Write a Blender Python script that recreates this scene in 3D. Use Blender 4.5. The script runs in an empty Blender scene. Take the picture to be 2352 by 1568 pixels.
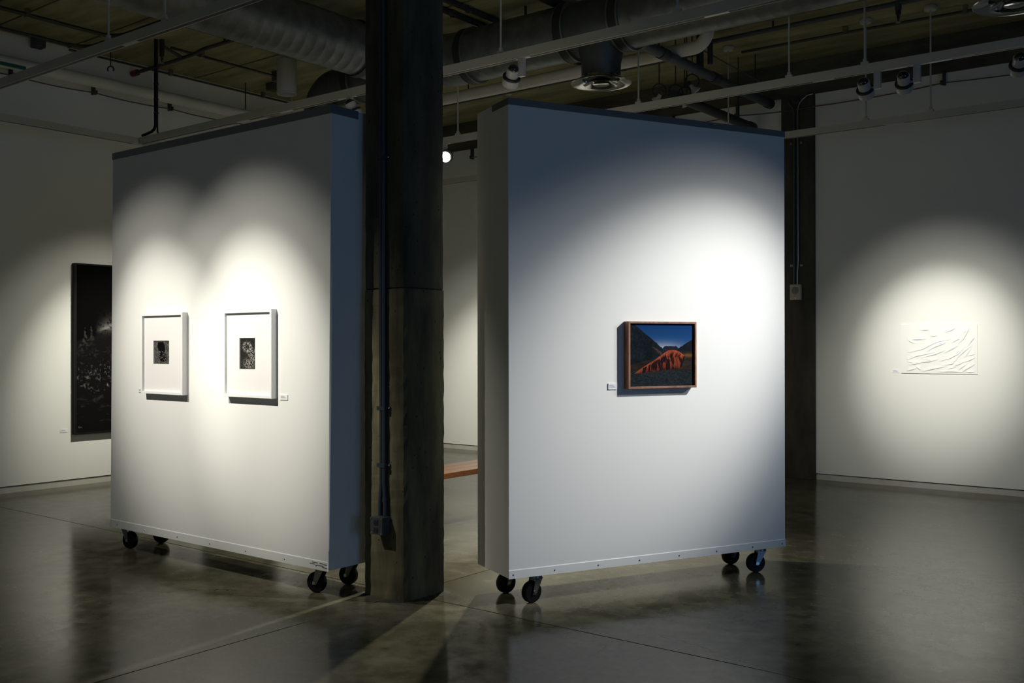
import bpy, bmesh, math, random
import numpy as np
from mathutils import Vector, Matrix
random.seed(7)
rng = np.random.default_rng(7)
PI = math.pi
S = bpy.context.scene
C = S.collection

# ------------------------------------------------------------ camera
cam = bpy.data.cameras.new('camera')
cam.sensor_fit = 'HORIZONTAL'; cam.sensor_width = 36.0
cam.lens = 2261.9 / 2352 * 36.0
cam.clip_start = 0.05; cam.clip_end = 100
camo = bpy.data.objects.new('camera', cam); C.objects.link(camo)
YAW, PITCH, ROLL = 0.66182, 0.002835, -0.001279
camo.matrix_world = (Matrix.Translation((0, 0, 1.5)) @ Matrix.Rotation(YAW, 4, 'Z')
                     @ Matrix.Rotation(PI/2 + PITCH, 4, 'X') @ Matrix.Rotation(ROLL, 4, 'Z'))
S.camera = camo

# ------------------------------------------------------------ view, world, lights
S.view_settings.view_transform = 'Standard'
S.view_settings.look = 'None'
S.view_settings.gamma = 1.0
S.view_settings.use_curve_mapping = False
S.view_settings.exposure = 0.0
S.cycles.diffuse_bounces = 4
S.cycles.glossy_bounces = 4
S.cycles.max_bounces = 8
S.cycles.sample_clamp_indirect = 4.0
w = bpy.data.worlds.new('world'); S.world = w; w.use_nodes = True
w.node_tree.nodes['Background'].inputs[0].default_value = (0.30, 0.52, 1.0, 1)
w.node_tree.nodes['Background'].inputs[1].default_value = 0.25

WARM = (1.0, 0.97, 0.875)
NEUT = (1.0, 0.985, 0.93)
COOL = (0.62, 0.78, 1.0)
def spot(name, loc, target, power, deg, blend=1.0, col=WARM, r=0.022):
    l = bpy.data.lights.new(name, 'SPOT')
    l.energy = power; l.color = col; l.spot_size = math.radians(deg); l.spot_blend = blend
    l.shadow_soft_size = r
    o = bpy.data.objects.new(name, l); C.objects.link(o)
    o.location = loc
    o.rotation_euler = (Vector(target) - Vector(loc)).to_track_quat('-Z', 'Y').to_euler()
    return o
def beam(name, loc, target, power, deg, col=WARM, wide=1.55):
    # a reflector lamp: bright core with a soft shoulder around it
    spot(name, loc, target, power*0.76, deg, 1.0, col)
    spot(name+'_shoulder', loc, target, power*0.22, deg*wide, 1.0, col)
# lamps lighting the right hand movable wall (fixtures right of the frame), plus an added cool wash
beam('light_panel_right', (0.0, 6.20, 3.45), (-2.97, 5.42, 1.38), 690, 34, col=(1.0, 0.99, 0.95), wide=1.32)
spot('light_panel_right_added_wash', (-0.10, 6.35, 3.45), (-2.90, 5.40, 0.6), 60, 52, col=COOL)  # added to tint the lower face blue, source unknown
spot('light_panel_right_far', (1.55, 7.72, 3.45), (-2.92, 5.30, 1.25), 300, 29, col=(0.84, 0.91, 1.0))
# lamps lighting the two white framed pictures (on the track over the camera)
beam('light_panel_left_a', (-6.60, 1.80, 3.48), (-6.08, 3.90, 1.36), 520, 32)
beam('light_panel_left_b', (-5.50, 1.80, 3.48), (-5.04, 3.90, 1.36), 610, 32)
spot('light_panel_left_spill', (-6.15, 1.80, 3.48), (-5.65, 3.90, 0.4), 5, 60)
# left wall, back wall
beam('light_left_wall', (-7.95, 6.0, 3.42), (-10.1, 5.72, 1.25), 520, 38)
beam('light_back_wall_gap', (-7.60, 7.72, 3.42), (-8.60, 10.6, 1.0), 620, 38)
beam('light_back_wall_a', (-2.52, 7.80, 3.42), (-2.74, 10.6, 1.42), 600, 32, col=NEUT)
spot('light_back_wall_b', (-2.23, 7.80, 3.42), (-2.62, 10.6, 1.1), 90, 46, col=NEUT)
beam('light_back_wall_hidden_a', (-5.4, 7.72, 3.42), (-5.5, 10.6, 1.3), 300, 36)
beam('light_back_wall_hidden_b', (-6.6, 7.72, 3.42), (-6.8, 10.6, 1.35), 300, 36)
beam('light_left_wall_hidden', (-7.95, 7.75, 3.42), (-10.1, 7.75, 1.3), 320, 40)
# added lamps behind the camera: bounce fill off the front wall
beam('bounce_fill_a', (-5.0, -2.2, 3.48), (-5.0, -4.95, 1.4), 330, 50)
beam('bounce_fill_b', (-1.5, -2.2, 3.48), (-1.5, -4.95, 1.4), 250, 50)
# the lit lamp in the gap and the lamp over the front track
spot('light_gap_lamp', (-6.86, 7.56, 3.33), (-5.6, 5.2, 0.0), 170, 80)
spot('light_front_track_lamp', (-4.50, 5.72, 3.32), (-4.2, 4.9, 0.0), 320, 108)
# cold daylight from the window wall far to the right of the frame
al = bpy.data.lights.new('window_daylight', 'AREA')
al.shape = 'RECTANGLE'; al.size = 2.2; al.size_y = 6.0; al.energy = 70; al.color = (0.24, 0.50, 1.0)
alo = bpy.data.objects.new('window_daylight', al); C.objects.link(alo)
alo.location = (6.9, 1.1, 1.9)
alo.rotation_euler = Vector((-1, 0, 0)).to_track_quat('-Z', 'Y').to_euler()
alo.rotation_euler = (0, PI/2, 0)

# ------------------------------------------------------------ materials
def nt(name):
    m = bpy.data.materials.new(name); m.use_nodes = True
    n = m.node_tree; b = n.nodes['Principled BSDF']
    return m, n, b
def plain(name, col, rough=0.5, metal=0.0, bump=0.0, bscale=200, var=0.0, vscale=6, spec=None, coat=0.0):
    m, n, b = nt(name)
    b.inputs['Base Color'].default_value = (*col, 1); b.inputs['Roughness'].default_value = rough
    b.inputs['Metallic'].default_value = metal
    if spec is not None: b.inputs['Specular IOR Level'].default_value = spec
    if coat: b.inputs['Coat Weight'].default_value = coat; b.inputs['Coat Roughness'].default_value = 0.08
    tc = n.nodes.new('ShaderNodeTexCoord')
    if var:
        no = n.nodes.new('ShaderNodeTexNoise'); no.inputs['Scale'].default_value = vscale; no.inputs['Detail'].default_value = 6
        n.links.new(tc.outputs['Object'], no.inputs['Vector'])
        r = n.nodes.new('ShaderNodeValToRGB')
        r.color_ramp.elements[0].position = 0.3; r.color_ramp.elements[1].position = 0.7
        r.color_ramp.elements[0].color = (*[c*(1-var) for c in col], 1)
        r.color_ramp.elements[1].color = (*[min(1, c*(1+var)) for c in col], 1)
        n.links.new(no.outputs['Fac'], r.inputs['Fac']); n.links.new(r.outputs['Color'], b.inputs['Base Color'])
    if bump:
        no2 = n.nodes.new('ShaderNodeTexNoise'); no2.inputs['Scale'].default_value = bscale; no2.inputs['Detail'].default_value = 3
        n.links.new(tc.outputs['Object'], no2.inputs['Vector'])
        bp = n.nodes.new('ShaderNodeBump'); bp.inputs['Strength'].default_value = bump; bp.inputs['Distance'].default_value = 0.002
        n.links.new(no2.outputs['Fac'], bp.inputs['Height']); n.links.new(bp.outputs['Normal'], b.inputs['Normal'])
    return m

def concrete(name, c0, c1, rough, stain=(0.03, 0.028, 0.02), sx=(1.2, 1.2, 1.2), pits=0.0, bump=0.25, stain_amt=0.5):
    m, n, b = nt(name)
    tc = n.nodes.new('ShaderNodeTexCoord')
    mp = n.nodes.new('ShaderNodeMapping'); mp.inputs['Scale'].default_value = sx
    n.links.new(tc.outputs['Object'], mp.inputs['Vector'])
    n1 = n.nodes.new('ShaderNodeTexNoise'); n1.inputs['Scale'].default_value = 2.2; n1.inputs['Detail'].default_value = 9; n1.inputs['Roughness'].default_value = 0.62
    n.links.new(mp.outputs['Vector'], n1.inputs['Vector'])
    r = n.nodes.new('ShaderNodeValToRGB'); r.color_ramp.elements[0].position = 0.34; r.color_ramp.elements[1].position = 0.68
    r.color_ramp.elements[0].color = (*c0, 1); r.color_ramp.elements[1].color = (*c1, 1)
    n.links.new(n1.outputs['Fac'], r.inputs['Fac'])
    n2 = n.nodes.new('ShaderNodeTexNoise'); n2.inputs['Scale'].default_value = 5.5; n2.inputs['Detail'].default_value = 8
    n.links.new(mp.outputs['Vector'], n2.inputs['Vector'])
    r2 = n.nodes.new('ShaderNodeValToRGB'); r2.color_ramp.elements[0].position = 0.55; r2.color_ramp.elements[1].position = 0.78
    r2.color_ramp.elements[0].color = (0, 0, 0, 1); r2.color_ramp.elements[1].color = (stain_amt,)*3 + (1,)
    n.links.new(n2.outputs['Fac'], r2.inputs['Fac'])
    mx = n.nodes.new('ShaderNodeMix'); mx.data_type = 'RGBA'
    n.links.new(r2.outputs['Color'], mx.inputs['Factor']); n.links.new(r.outputs['Color'], mx.inputs['A'])
    mx.inputs['B'].default_value = (*stain, 1)
    out = mx.outputs['Result']
    if pits:
        vo = n.nodes.new('ShaderNodeTexVoronoi'); vo.inputs['Scale'].default_value = pits
        n.links.new(tc.outputs['Object'], vo.inputs['Vector'])
        r3 = n.nodes.new('ShaderNodeValToRGB'); r3.color_ramp.elements[0].position = 0.07; r3.color_ramp.elements[1].position = 0.13
        r3.color_ramp.elements[0].color = (0.25, 0.25, 0.25, 1); r3.color_ramp.elements[1].color = (1, 1, 1, 1)
        n.links.new(vo.outputs['Distance'], r3.inputs['Fac'])
        mu = n.nodes.new('ShaderNodeMix'); mu.data_type = 'RGBA'; mu.blend_type = 'MULTIPLY'; mu.inputs['Factor'].default_value = 1
        n.links.new(out, mu.inputs['A']); n.links.new(r3.outputs['Color'], mu.inputs['B']); out = mu.outputs['Result']
    n.links.new(out, b.inputs['Base Color'])
    b.inputs['Roughness'].default_value = rough
    bp = n.nodes.new('ShaderNodeBump'); bp.inputs['Strength'].default_value = bump; bp.inputs['Distance'].default_value = 0.006
    n.links.new(n2.outputs['Fac'], bp.inputs['Height']); n.links.new(bp.outputs['Normal'], b.inputs['Normal'])
    return m

def floor_mat():
    m, n, b = nt('polished_concrete')
    tc = n.nodes.new('ShaderNodeTexCoord')
    def noise(sc, det=8, rough=0.6, dist=0.0):
        x = n.nodes.new('ShaderNodeTexNoise'); x.inputs['Scale'].default_value = sc; x.inputs['Detail'].default_value = det
        x.inputs['Roughness'].default_value = rough; x.inputs['Distortion'].default_value = dist
        n.links.new(tc.outputs['Object'], x.inputs['Vector']); return x
    def ramp(src, p0, c0, p1, c1):
        r = n.nodes.new('ShaderNodeValToRGB'); e = r.color_ramp.elements
        e[0].position, e[1].position = p0, p1; e[0].color = (*c0, 1); e[1].color = (*c1, 1)
        n.links.new(src, r.inputs['Fac']); return r
    n1 = noise(0.9, 10, 0.62, 0.6); n2 = noise(7, 6); n3 = noise(28, 3)
    base = ramp(n1.outputs['Fac'], 0.36, (0.080, 0.073, 0.044), 0.64, (0.185, 0.170, 0.116))
    st = ramp(n2.outputs['Fac'], 0.35, (0.55, 0.55, 0.53), 0.65, (1.0, 1.0, 1.0))
    mu = n.nodes.new('ShaderNodeMix'); mu.data_type = 'RGBA'; mu.blend_type = 'MULTIPLY'; mu.inputs['Factor'].default_value = 1
    n.links.new(base.outputs['Color'], mu.inputs['A']); n.links.new(st.outputs['Color'], mu.inputs['B'])
    # hairline cracks and small spalls
    vo = n.nodes.new('ShaderNodeTexVoronoi'); vo.feature = 'DISTANCE_TO_EDGE'; vo.inputs['Scale'].default_value = 0.55
    add = n.nodes.new('ShaderNodeVectorMath'); add.operation = 'ADD'
    sc = n.nodes.new('ShaderNodeVectorMath'); sc.operation = 'SCALE'; sc.inputs['Scale'].default_value = 0.28
    nn = noise(3.2, 6); n.links.new(nn.outputs['Color'], sc.inputs[0])
    n.links.new(tc.outputs['Object'], add.inputs[0]); n.links.new(sc.outputs[0], add.inputs[1]); n.links.new(add.outputs[0], vo.inputs['Vector'])
    cr = ramp(vo.outputs['Distance'], 0.0008, (1, 1, 1), 0.0022, (0, 0, 0))
    mk = ramp(noise(0.8, 2).outputs['Fac'], 0.50, (0, 0, 0), 0.56, (1, 1, 1))
    mm = n.nodes.new('ShaderNodeMath'); mm.operation = 'MULTIPLY'
    n.links.new(cr.outputs['Color'], mm.inputs[0]); n.links.new(mk.outputs['Color'], mm.inputs[1])
    vs = n.nodes.new('ShaderNodeTexVoronoi'); vs.inputs['Scale'].default_value = 2.6; n.links.new(add.outputs[0], vs.inputs['Vector'])
    sp = ramp(vs.outputs['Distance'], 0.022, (0.8, 0.8, 0.8), 0.034, (0, 0, 0))
    mxm = n.nodes.new('ShaderNodeMath'); mxm.operation = 'MAXIMUM'
    n.links.new(mm.outputs[0], mxm.inputs[0]); n.links.new(sp.outputs['Color'], mxm.inputs[1])
    mx = n.nodes.new('ShaderNodeMix'); mx.data_type = 'RGBA'; mx.inputs['B'].default_value = (0.03, 0.027, 0.02, 1)
    n.links.new(mxm.outputs[0], mx.inputs['Factor']); n.links.new(mu.outputs['Result'], mx.inputs['A'])
    n.links.new(mx.outputs['Result'], b.inputs['Base Color'])
    ro = ramp(n2.outputs['Fac'], 0.3, (0.12,)*3, 0.75, (0.22,)*3)
    n.links.new(ro.outputs['Color'], b.inputs['Roughness'])
    b.inputs['Specular IOR Level'].default_value = 0.17
    b.inputs['Specular Tint'].default_value = (1.0, 0.93, 0.80, 1)
    bp = n.nodes.new('ShaderNodeBump'); bp.inputs['Strength'].default_value = 0.09; bp.inputs['Distance'].default_value = 0.004
    n.links.new(n2.outputs['Fac'], bp.inputs['Height']); n.links.new(bp.outputs['Normal'], b.inputs['Normal'])
    return m

def wood(name, c0, c1, rough=0.45, scale=(3, 40, 40)):
    m, n, b = nt(name)
    tc = n.nodes.new('ShaderNodeTexCoord'); mp = n.nodes.new('ShaderNodeMapping'); mp.inputs['Scale'].default_value = scale
    n.links.new(tc.outputs['Object'], mp.inputs['Vector'])
    no = n.nodes.new('ShaderNodeTexNoise'); no.inputs['Scale'].default_value = 1.5; no.inputs['Detail'].default_value = 5; no.inputs['Distortion'].default_value = 1.0
    n.links.new(mp.outputs['Vector'], no.inputs['Vector'])
    r = n.nodes.new('ShaderNodeValToRGB'); r.color_ramp.elements[0].position = 0.35; r.color_ramp.elements[1].position = 0.65
    r.color_ramp.elements[0].color = (*c0, 1); r.color_ramp.elements[1].color = (*c1, 1)
    n.links.new(no.outputs['Fac'], r.inputs['Fac']); n.links.new(r.outputs['Color'], b.inputs['Base Color'])
    b.inputs['Roughness'].default_value = rough
    return m
def emit(name, col, strength):
    m, n, b = nt(name)
    b.inputs['Base Color'].default_value = (0.8, 0.8, 0.8, 1)
    b.inputs['Emission Color'].default_value = (*col, 1); b.inputs['Emission Strength'].default_value = strength
    return m
def print_mat(name, rough=0.8):
    m, n, b = nt(name)
    a = n.nodes.new('ShaderNodeAttribute'); a.attribute_name = 'ink'
    n.links.new(a.outputs['Color'], b.inputs['Base Color']); b.inputs['Roughness'].default_value = rough
    b.inputs['Specular IOR Level'].default_value = 0.03
    return m

M = dict(
    wall=plain('white_wall_paint', (0.79, 0.79, 0.72), 0.75, bump=0.06, bscale=120, spec=0.25),
    panel=plain('white_panel_paint', (0.82, 0.81, 0.77), 0.62, bump=0.05, bscale=160, spec=0.3),
    strip=plain('panel_edge_strip', (0.80, 0.80, 0.77), 0.5, spec=0.35),
    topstrip=plain('grey_top_strip', (0.19, 0.19, 0.185), 0.24),
    floor=floor_mat(), joint=plain('joint_fill', (0.018, 0.016, 0.012), 0.9),
    base=plain('base_paint', (0.52, 0.50, 0.44), 0.6, var=0.12),
    ceil=concrete('ceiling_concrete', (0.20, 0.18, 0.085), (0.38, 0.345, 0.18), 0.9, stain=(0.14, 0.085, 0.03), sx=(0.45, 2.2, 1), stain_amt=0.45),
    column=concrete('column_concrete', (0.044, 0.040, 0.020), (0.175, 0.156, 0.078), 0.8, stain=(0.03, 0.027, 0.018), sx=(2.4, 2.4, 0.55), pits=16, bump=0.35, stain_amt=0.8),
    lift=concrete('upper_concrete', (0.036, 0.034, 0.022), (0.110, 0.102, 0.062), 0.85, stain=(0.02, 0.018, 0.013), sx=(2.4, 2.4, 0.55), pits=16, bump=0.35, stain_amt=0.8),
    pil=concrete('pilaster_concrete', (0.035, 0.032, 0.022), (0.085, 0.078, 0.055), 0.85, stain=(0.02, 0.018, 0.013), sx=(2, 2, 0.6), bump=0.3),
    beam=concrete('beam_concrete', (0.05, 0.046, 0.03), (0.11, 0.10, 0.065), 0.9, stain=(0.03, 0.026, 0.018), sx=(0.6, 2, 2)),
    galv=plain('galvanised_steel', (0.20, 0.215, 0.21), 0.45, metal=0.75, var=0.25, vscale=9),
    darkduct=plain('dark_duct', (0.10, 0.11, 0.11), 0.5, metal=0.6, var=0.2, vscale=7),
    band=plain('black_band', (0.02, 0.02, 0.02), 0.5),
    track=plain('white_track', (0.50, 0.485, 0.40), 0.4),
    slot=plain('track_slot', (0.012, 0.012, 0.010), 0.5),
    lampwhite=plain('white_lamp_metal', (0.46, 0.46, 0.44), 0.3, coat=0.2),
    dome=plain('glossy_black_dome', (0.015, 0.015, 0.016), 0.06, coat=0.6),
    chrome=plain('chrome', (0.62, 0.62, 0.60), 0.12, metal=1.0),
    steel=plain('steel', (0.32, 0.325, 0.33), 0.35, metal=1.0),
    rubber=plain('black_rubber', (0.006, 0.006, 0.007), 0.38, spec=0.2),
    whitepipe=plain('white_pipe', (0.66, 0.64, 0.55), 0.5, var=0.06, vscale=3),
    conduit=plain('dark_conduit', (0.06, 0.06, 0.055), 0.45, metal=0.4),
    conduitblue=plain('painted_conduit', (0.035, 0.045, 0.055), 0.35),
    black=plain('black_iron', (0.025, 0.026, 0.027), 0.5),
    greypipe=plain('grey_iron', (0.060, 0.066, 0.072), 0.5),
    red=plain('red_cap', (0.16, 0.02, 0.015), 0.5),
    green=plain('green_band', (0.01, 0.11, 0.08), 0.5),
    wire=plain('brown_wire', (0.13, 0.085, 0.055), 0.6),
    clip=plain('dark_clip', (0.045, 0.045, 0.042), 0.5),
    bench=wood('orange_wood', (0.22, 0.080, 0.028), (0.30, 0.12, 0.045), 0.25),
    walnut=wood('walnut', (0.17, 0.072, 0.038), (0.30, 0.14, 0.078), 0.5, (14, 14, 5)),
    frame_white=plain('white_frame', (0.86, 0.85, 0.83), 0.5),
    frame_black=plain('black_frame', (0.008, 0.008, 0.008), 0.5, spec=0.15),
    mat=plain('mat_board', (0.80, 0.78, 0.75), 0.8),
    paper=plain('relief_paper', (0.81, 0.81, 0.75), 0.8, spec=0.2),
    card=plain('label_card', (0.80, 0.80, 0.80), 0.7),
    ink=plain('grey_ink', (0.30, 0.30, 0.32), 0.8),
    scuff=plain('scuff', (0.06, 0.058, 0.05), 0.8),
    box=plain('grey_box', (0.10, 0.115, 0.12), 0.35, metal=0.5),
    boxdark=plain('dark_slots', (0.02, 0.022, 0.022), 0.5),
    speaker=plain('ivory_plastic', (0.42, 0.39, 0.30), 0.5),
    grille=plain('grille', (0.22, 0.205, 0.16), 0.6),
    lampoff=plain('lens_off', (0.25, 0.25, 0.24), 0.1, metal=0.8),
    lampon=emit('lens_on', (1.0, 0.95, 0.85), 14.0),
    glass=plain('window_glass', (0.5, 0.6, 0.7), 0.05),
    printm=print_mat('print_ink'),
)
M['frame_black_side'] = M['frame_black']

# ------------------------------------------------------------ mesh helpers
class MB:
    def __init__(s): s.v = []; s.f = []; s.sm = []
    def add(s, vs, fs, smooth=False):
        o = len(s.v); s.v += [tuple(x) for x in vs]
        for f in fs: s.f.append(tuple(i+o for i in f)); s.sm.append(smooth)
        return s
    def box(s, a, b, mat=None):
        x0, y0, z0 = a; x1, y1, z1 = b
        vs = [(x0,y0,z0),(x1,y0,z0),(x1,y1,z0),(x0,y1,z0),(x0,y0,z1),(x1,y0,z1),(x1,y1,z1),(x0,y1,z1)]
        if mat is not None: vs = [mat @ Vector(v) for v in vs]
        return s.add(vs, [(0,3,2,1),(4,5,6,7),(0,1,5,4),(1,2,6,5),(2,3,7,6),(3,0,4,7)])
    def cyl(s, a, b, r, n=16, r2=None, caps=True):
        a = Vector(a); b = Vector(b); r2 = r if r2 is None else r2
        d = (b-a).normalized(); q = d.to_track_quat('Z', 'Y').to_matrix()
        vs = []
        for c, rr in ((a, r), (b, r2)):
            for i in range(n):
                t = 2*PI*i/n; vs.append(c + q @ Vector((math.cos(t)*rr, math.sin(t)*rr, 0)))
        s.add(vs, [(i, (i+1) % n, n+(i+1) % n, n+i) for i in range(n)], True)
        if caps:
            s.add(vs[:n], [tuple(range(n-1, -1, -1))]); s.add(vs[n:], [tuple(range(n))])
        return s
    def lathe(s, prof, mat=None, n=28, smooth=True):
        # prof: list of (radius, z) revolved about z
        vs = []; fs = []
        for r, z in prof:
            for i in range(n):
                t = 2*PI*i/n; v = Vector((math.cos(t)*r, math.sin(t)*r, z)); vs.append(mat @ v if mat is not None else v)
        for k in range(len(prof)-1):
            for i in range(n):
                fs.append((k*n+i, k*n+(i+1) % n, (k+1)*n+(i+1) % n, (k+1)*n+i))
        return s.add(vs, fs, smooth)
    def tube(s, pts, r, n=10, caps=True):
        pts = [Vector(p) for p in pts]; vs = []; fs = []
        up = Vector((0.123, 0.217, 1)).normalized(); prev = None
        for k, p in enumerate(pts):
            d = (pts[min(k+1, len(pts)-1)] - pts[max(k-1, 0)]).normalized()
            x = (prev if prev is not None else up).cross(d)
            if x.length < 1e-4: x = Vector((1, 0, 0)).cross(d)
            x.normalize(); y = d.cross(x).normalized()
            for i in range(n):
                t = 2*PI*i/n; vs.append(p + x*math.cos(t)*r + y*math.sin(t)*r)
            prev = d.cross(x)        # keeps the ring frame steady along the path
        for k in range(len(pts)-1):
            for i in range(n): fs.append((k*n+i, k*n+(i+1) % n, (k+1)*n+(i+1) % n, (k+1)*n+i))
        s.add(vs, fs, True)
        if caps:
            s.add(vs[:n], [tuple(range(n-1, -1, -1))]); s.add(vs[-n:], [tuple(range(n))])
        return s
    def prism(s, poly, a, b, axis):
        # poly: (p,q) outline extruded along axis 'X' or 'Y' from a to b; p is the other horizontal, q is z
        def V(t, p, q): return (t, p, q) if axis == 'X' else (p, t, q)
        n = len(poly); vs = [V(a, *p) for p in poly] + [V(b, *p) for p in poly]
        s.add(vs, [(i, (i+1) % n, n+(i+1) % n, n+i) for i in range(n)] + [tuple(range(n-1, -1, -1)), tuple(range(n, 2*n))])
        return s
    def build(s, name, mat, parent=None, bevel=0.0, fix=True):
        me = bpy.data.meshes.new(name); me.from_pydata(s.v, [], s.f)
        me.polygons.foreach_set('use_smooth', s.sm)
        bm = bmesh.new(); bm.from_mesh(me)
        bmesh.ops.remove_doubles(bm, verts=bm.verts, dist=1e-6)
        if fix: bmesh.ops.recalc_face_normals(bm, faces=bm.faces)
        if bevel: bmesh.ops.bevel(bm, geom=[e for e in bm.edges if len(e.link_faces) == 2 and e.calc_face_angle(0) > 0.6], offset=bevel, segments=2, profile=0.6, affect='EDGES', clamp_overlap=True)
        bm.to_mesh(me); bm.free()
        if not bevel and any(s.sm):
            me.set_sharp_from_angle(angle=math.radians(40))
        elif bevel:
            me.polygons.foreach_set('use_smooth', [False]*len(me.polygons))
        me.materials.append(mat)
        o = bpy.data.objects.new(name, me); C.objects.link(o)
        if parent is not None:
            o.parent = parent
            o.matrix_parent_inverse = parent_world(parent).inverted()
        return o
def parent_world(p):
    mw = p.matrix_basis.copy()
    while p.parent is not None:
        mw = p.parent.matrix_basis @ p.matrix_parent_inverse @ mw; p = p.parent
    return mw
def tag(o, label, cat, group=None):
    o['label'] = label; o['category'] = cat
    if group: o['group'] = group
    return o
def thing(name, label, cat, loc=(0, 0, 0), group=None):
    o = bpy.data.objects.new(name, None); C.objects.link(o); o.location = loc
    o.empty_display_size = 0.1
    return tag(o, label, cat, group)
def struct(o): o['kind'] = 'structure'; return o
def arc(c, r, a0, a1, e1, e2, n=8):
    c = Vector(c); e1 = Vector(e1); e2 = Vector(e2)
    return [c + e1*r*math.cos(a0+(a1-a0)*i/n) + e2*r*math.sin(a0+(a1-a0)*i/n) for i in range(n+1)]
def aim(loc, d):
    return Matrix.Translation(loc) @ Vector(d).to_track_quat('Z', 'Y').to_matrix().to_4x4()

# ------------------------------------------------------------ room shell
XL, YB, ZC = -10.14, 10.67, 4.66
XR, YF = 7.0, -5.0
# floor: concrete slabs cut by saw joints that cross at the column
fl = MB().box((XL-0.3, YF-0.2, -0.20), (XR+0.3, YB+0.3, -0.025)).build('floor', M['joint']); struct(fl)
xs = [XL-0.3, -4.155, 1.6, XR+0.3]; ys = [YF-0.2, -1.45, 4.285, YB+0.3]; g = 0.0032
for i in range(3):
    for j in range(3):
        MB().box((xs[i]+g, ys[j]+g, -0.025), (xs[i+1]-g, ys[j+1]-g, 0.0)).build('slab', M['floor'], fl, bevel=0.002)
ce = MB().box((XL-0.3, YF-0.2, ZC), (XR+0.3, YB+0.3, ZC+0.25)).build('ceiling', M['ceil']); struct(ce)
for y in (4.24, 4.56, 5.35, 6.9, 8.9):     # formwork seams left in the ceiling
    MB().box((XL, y-0.008, ZC-0.004), (2.0, y+0.008, ZC+0.001)).build('form_seam', M['beam'], ce)
wl = MB().box((XL-0.25, YF-0.2, 0.072), (XL, YB+0.3, ZC)).build('wall_left', M['wall']); struct(wl)
wb = MB().box((XL, YB, 0.070), (XR+0.25, YB+0.25, 4.27)).build('wall_back', M['wall']); struct(wb)
bl = MB().box((XL-0.25, YF, 0.0), (XL-0.012, YB, 0.064)).build('baseboard_left', M['base']); struct(bl)
bb = MB().box((XL, YB+0.012, 0.0), (XR, YB+0.25, 0.062)).build('baseboard_back', M['base']); struct(bb)
be = MB().box((XL, YB-0.02, 4.27), (XR, YB+0.25, ZC)).build('beam', M['beam']); struct(be)
wf = MB().box((XL-0.25, YF-0.25, 0), (XR+0.25, YF, ZC)).build('wall_front', M['wall']); struct(wf)
wr = MB()
wr.box((XR, YF, 0), (XR+0.25, YB, 0.9)).box((XR, YF, 3.3), (XR+0.25, YB, ZC)).box((XR, YF, 0.9), (XR+0.25, -1.9, 3.3)).box((XR, 4.1, 0.9), (XR+0.25, YB, 3.3))
wr = wr.build('wall_right', M['beam']); struct(wr)
wi = MB()
for y in (-1.9, -0.42, 1.07, 2.55, 4.04): wi.box((XR+0.05, y, 0.9), (XR+0.11, y+0.06, 3.3))
for z in (0.9, 2.1, 3.24): wi.box((XR+0.05, -1.9, z), (XR+0.11, 4.1, z+0.06))
wi = wi.build('window_1', M['black']); struct(wi)
MB().box((XR+0.07, -1.9, 0.9), (XR+0.08, 4.1, 3.3)).build('pane', M['glass'], wi)

# round the corner column: square concrete shaft cast in two lifts
cx0, cx1, cy0, cy1 = -4.347, -3.995, 4.123, 4.470
def chamf(x0, x1, y0, y1, c):
    return [(x0+c, y0), (x1-c, y0), (x1, y0+c), (x1, y1-c), (x1-c, y1), (x0+c, y1), (x0, y1-c), (x0, y0+c)]
def shaft(mb, z0, z1, inset=0.0, wob=0.004, seg=36):
    rows = []
    poly = chamf(cx0+inset, cx1-inset, cy0+inset, cy1-inset, 0.016)
    for k in range(seg+1):
        z = z0+(z1-z0)*k/seg
        row = []
        for (x, y) in poly:
            row.append((x+random.uniform(-wob, wob), y+random.uniform(-wob, wob), z))
        rows.append(row)
    vs = [p for r in rows for p in r]; n = 8
    fs = [(k*n+i, k*n+(i+1) % n, (k+1)*n+(i+1) % n, (k+1)*n+i) for k in range(seg) for i in range(n)]
    fs += [tuple(range(n-1, -1, -1)), tuple(range(seg*n, seg*n+n))]
    mb.add(vs, fs)
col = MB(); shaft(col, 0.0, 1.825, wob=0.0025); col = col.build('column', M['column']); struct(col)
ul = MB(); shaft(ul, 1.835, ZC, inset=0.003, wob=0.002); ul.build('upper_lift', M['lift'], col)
MB().box((cx0+0.012, cy0+0.012, 1.82), (cx1-0.012, cy1-0.012, 1.84)).build('lift_joint', M['pil'], col)
sk = MB()
for i in range(26):                       # ragged mortar skirt at the foot of the column
    t = random.uniform(0, 1); side = i % 2
    x, y = (cx0+(cx1-cx0)*t, cy0) if side == 0 else (cx1, cy0+(cy1-cy0)*t)
    rr = random.uniform(0.03, 0.07)
    sk.lathe([(0.001, random.uniform(0.003, 0.008)), (rr*0.6, 0.003), (rr, 0.0)], Matrix.Translation((x, y, 0.0003)), n=7)
sk = sk.build('mortar_skirt', M['pil'], col); sk['kind'] = 'stuff'
# engaged column on the back wall
px0, px1 = -4.430, -4.048
pil = MB().box((px0, YB-0.035, 0), (px1, YB+0.1, 4.27)).build('column', M['pil'], bevel=0.006); struct(pil)

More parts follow.
